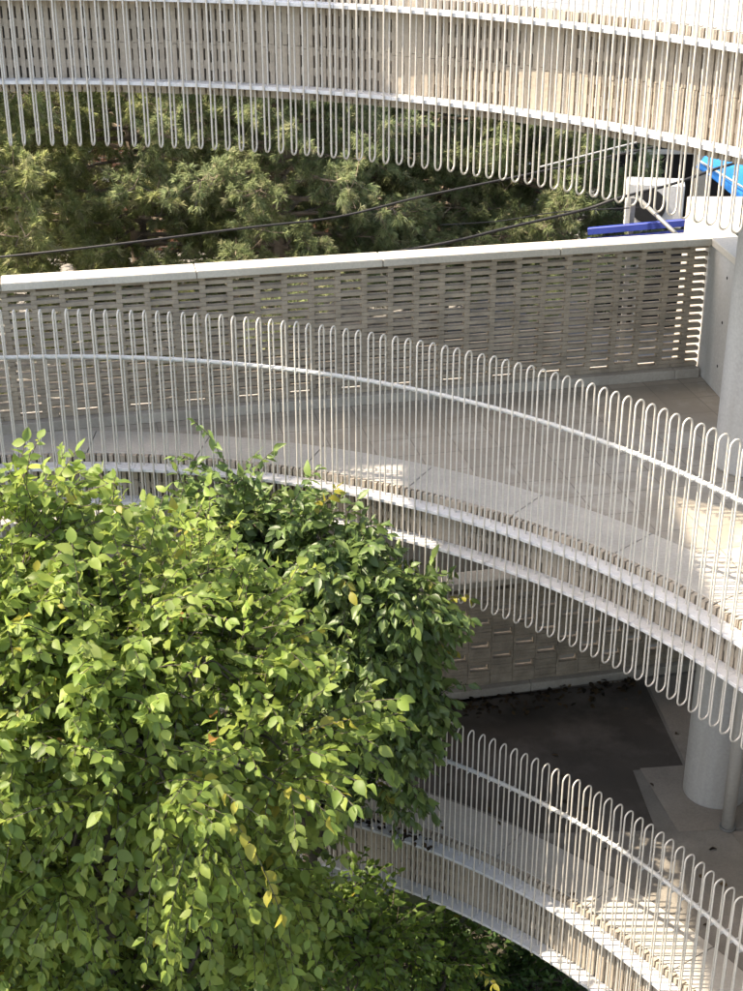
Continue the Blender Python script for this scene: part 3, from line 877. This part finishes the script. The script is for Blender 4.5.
# blue metal beam on posts
pa, pb = at(588, 234, 14.9), at(712, 223, 14.5)
bl = thing('blue_beam', tuple(pa.lerp(pb, .5).xy) + (pa.z,), 'blue painted metal beam just above the right end of the coping', 'beam')
dv = (pb - pa).normalized(); sx = Vector((0, 0, 1)).cross(dv).normalized()
m = MB(); L2 = (pb - pa).length / 2; cm = pa.lerp(pb, .5)
m.box(cm + Vector((0, 0, .03)), (L2, .03, .035), (dv, sx, dv.cross(sx) * -1), .004); m.box(cm + Vector((0, 0, -.09)), (L2, .02, .045), (dv, sx, dv.cross(sx) * -1), .004); m.build('rail', M['bluemetal'], bl)
m = MB(); p = at(631, 226, 14.95); m.box((p.x, p.y, p.z / 2 + .15), (.025, .025, p.z / 2 + .15)); m.build('post', M['steel'], bl)
# leaning grey pole
m = MB(); m.tube([at(638, 198, 14.7), at(690, 247, 14.0)], .022, 10)
tag(m.build('pole', M['steel'], None, smooth=True), 'grey steel pole leaning across in front of the air conditioner', 'pole')
# white van roof and red sheet glimpsed low behind the pines
pv = at(470, 236, 19.5)
H = PLAT + 1.75
v = thing('parked_van', (pv.x, pv.y + .8, PLAT), 'white van glimpsed through the dark pines above the coping', 'van')
m = MB(); m.box((pv.x, pv.y + .9, H - .75), (1.3, .85, .72), None, .09); m.build('body', M['acwhite'], v)
m = MB(); m.box((pv.x - .1, pv.y + .03, H - .5), (.75, .015, .2), None, .01); m.build('window', M['darkopen'], v)
m = MB(); m.box((pv.x + .7, pv.y + .03, H - .75), (.12, .02, .2), None, .01); m.build('tail_light', M['redcloth'], v)
for sx in (-.8, .8):
    m = MB(); m.tube([(pv.x + sx, pv.y + .0, PLAT + .33), (pv.x + sx, pv.y + .2, PLAT + .33)], .33, 18); m.build('wheel', M['darkgrille'], v)


# cables
def cable(pts, r, mat, label):
    P = [at(*p) for p in pts]
    out = []
    for i in range(len(P) - 1):     # Catmull-Rom
        a, b, c, d = P[max(i - 1, 0)], P[i], P[i + 1], P[min(i + 2, len(P) - 1)]
        for k in range(8):
            u = k / 8
            out.append(.5 * ((2 * b) + (-a + c) * u + (2 * a - 5 * b + 4 * c - d) * u * u + (-a + 3 * b - 3 * c + d) * u ** 3))
    out.append(P[-1])
    m = MB(); m.tube(out, r, 6)
    tag(m.build('power_cable', mat, None, smooth=True), label, 'cable', 'cables strung beyond the parapet')


cable([(-120, 268, 13.6), (0, 257, 13.6), (110, 245, 13.6), (245, 228, 13.7), (337, 217, 13.8), (420, 197, 13.9), (520, 176, 14.0), (640, 150, 14.2), (800, 115, 14.5)], .0125, M['cable'], 'long black cable rising from far left across the pines')
cable([(330, 262, 14.2), (440, 244, 14.2), (507, 228, 14.3), (583, 210, 14.4), (619, 198, 14.4), (676, 183, 14.5), (722, 167, 14.6), (800, 145, 14.8)], .0165, M['cable'], 'thick black cable passing in front of the air conditioner at right')
cable([(540, 167, 14.6), (626, 145, 14.7), (760, 112, 14.9)], .010, M['thincable'], 'thin pale cable under the right half of the top ramp')
cable([(440, 225, 14.9), (500, 221, 14.9), (560, 212, 15.0), (650, 207, 15.0)], .007, M['cable'], 'hair-thin dark cable between the two black ones')

# ------------------------------------------------------------------ camera, light, sky
cam = bpy.data.cameras.new('camera'); co = bpy.data.objects.new('camera', cam); COL.objects.link(co)
co.location = (0, 0, ZC); co.rotation_euler = (R_(90) - TH, 0, 0)
cam.sensor_width = 36; cam.sensor_fit = 'AUTO'; cam.lens = 36 * FPX / PH; cam.clip_start = .05; cam.clip_end = 2000
scn.camera = co

EL, AZ = R_(54.7), R_(270)
sun = bpy.data.lights.new('sun', 'SUN'); so = bpy.data.objects.new('sun', sun); COL.objects.link(so)
sun.energy = 3.1; sun.angle = R_(.53); sun.color = (1, .93, .84)
sd = Vector((math.sin(AZ) * math.cos(EL), math.cos(AZ) * math.cos(EL), math.sin(EL)))
so.rotation_euler = (-sd).to_track_quat('-Z', 'Y').to_euler(); so.location = (-10, 5, 30)
w = bpy.data.worlds.new('World'); scn.world = w; w.use_nodes = True
nt = w.node_tree; bg = nt.nodes['Background']
sk = nt.nodes.new('ShaderNodeTexSky'); sk.sky_type = 'NISHITA'; sk.sun_disc = False; sk.sun_elevation = EL; sk.sun_rotation = AZ; sk.air_density = 1.0; sk.dust_density = 2.5
nt.links.new(sk.outputs['Color'], bg.inputs['Color']); bg.inputs['Strength'].default_value = .15

vs_ = scn.view_settings
scn.display_settings.display_device = 'sRGB'
vs_.view_transform = 'Standard'; vs_.look = 'None'; vs_.exposure = 2.02; vs_.gamma = 1; vs_.use_curve_mapping = False
vs_.use_white_balance = True; vs_.white_balance_temperature = 7500; vs_.white_balance_tint = 10
scn.cycles.max_bounces = 8; scn.cycles.diffuse_bounces = 4; scn.cycles.transmission_bounces = 4
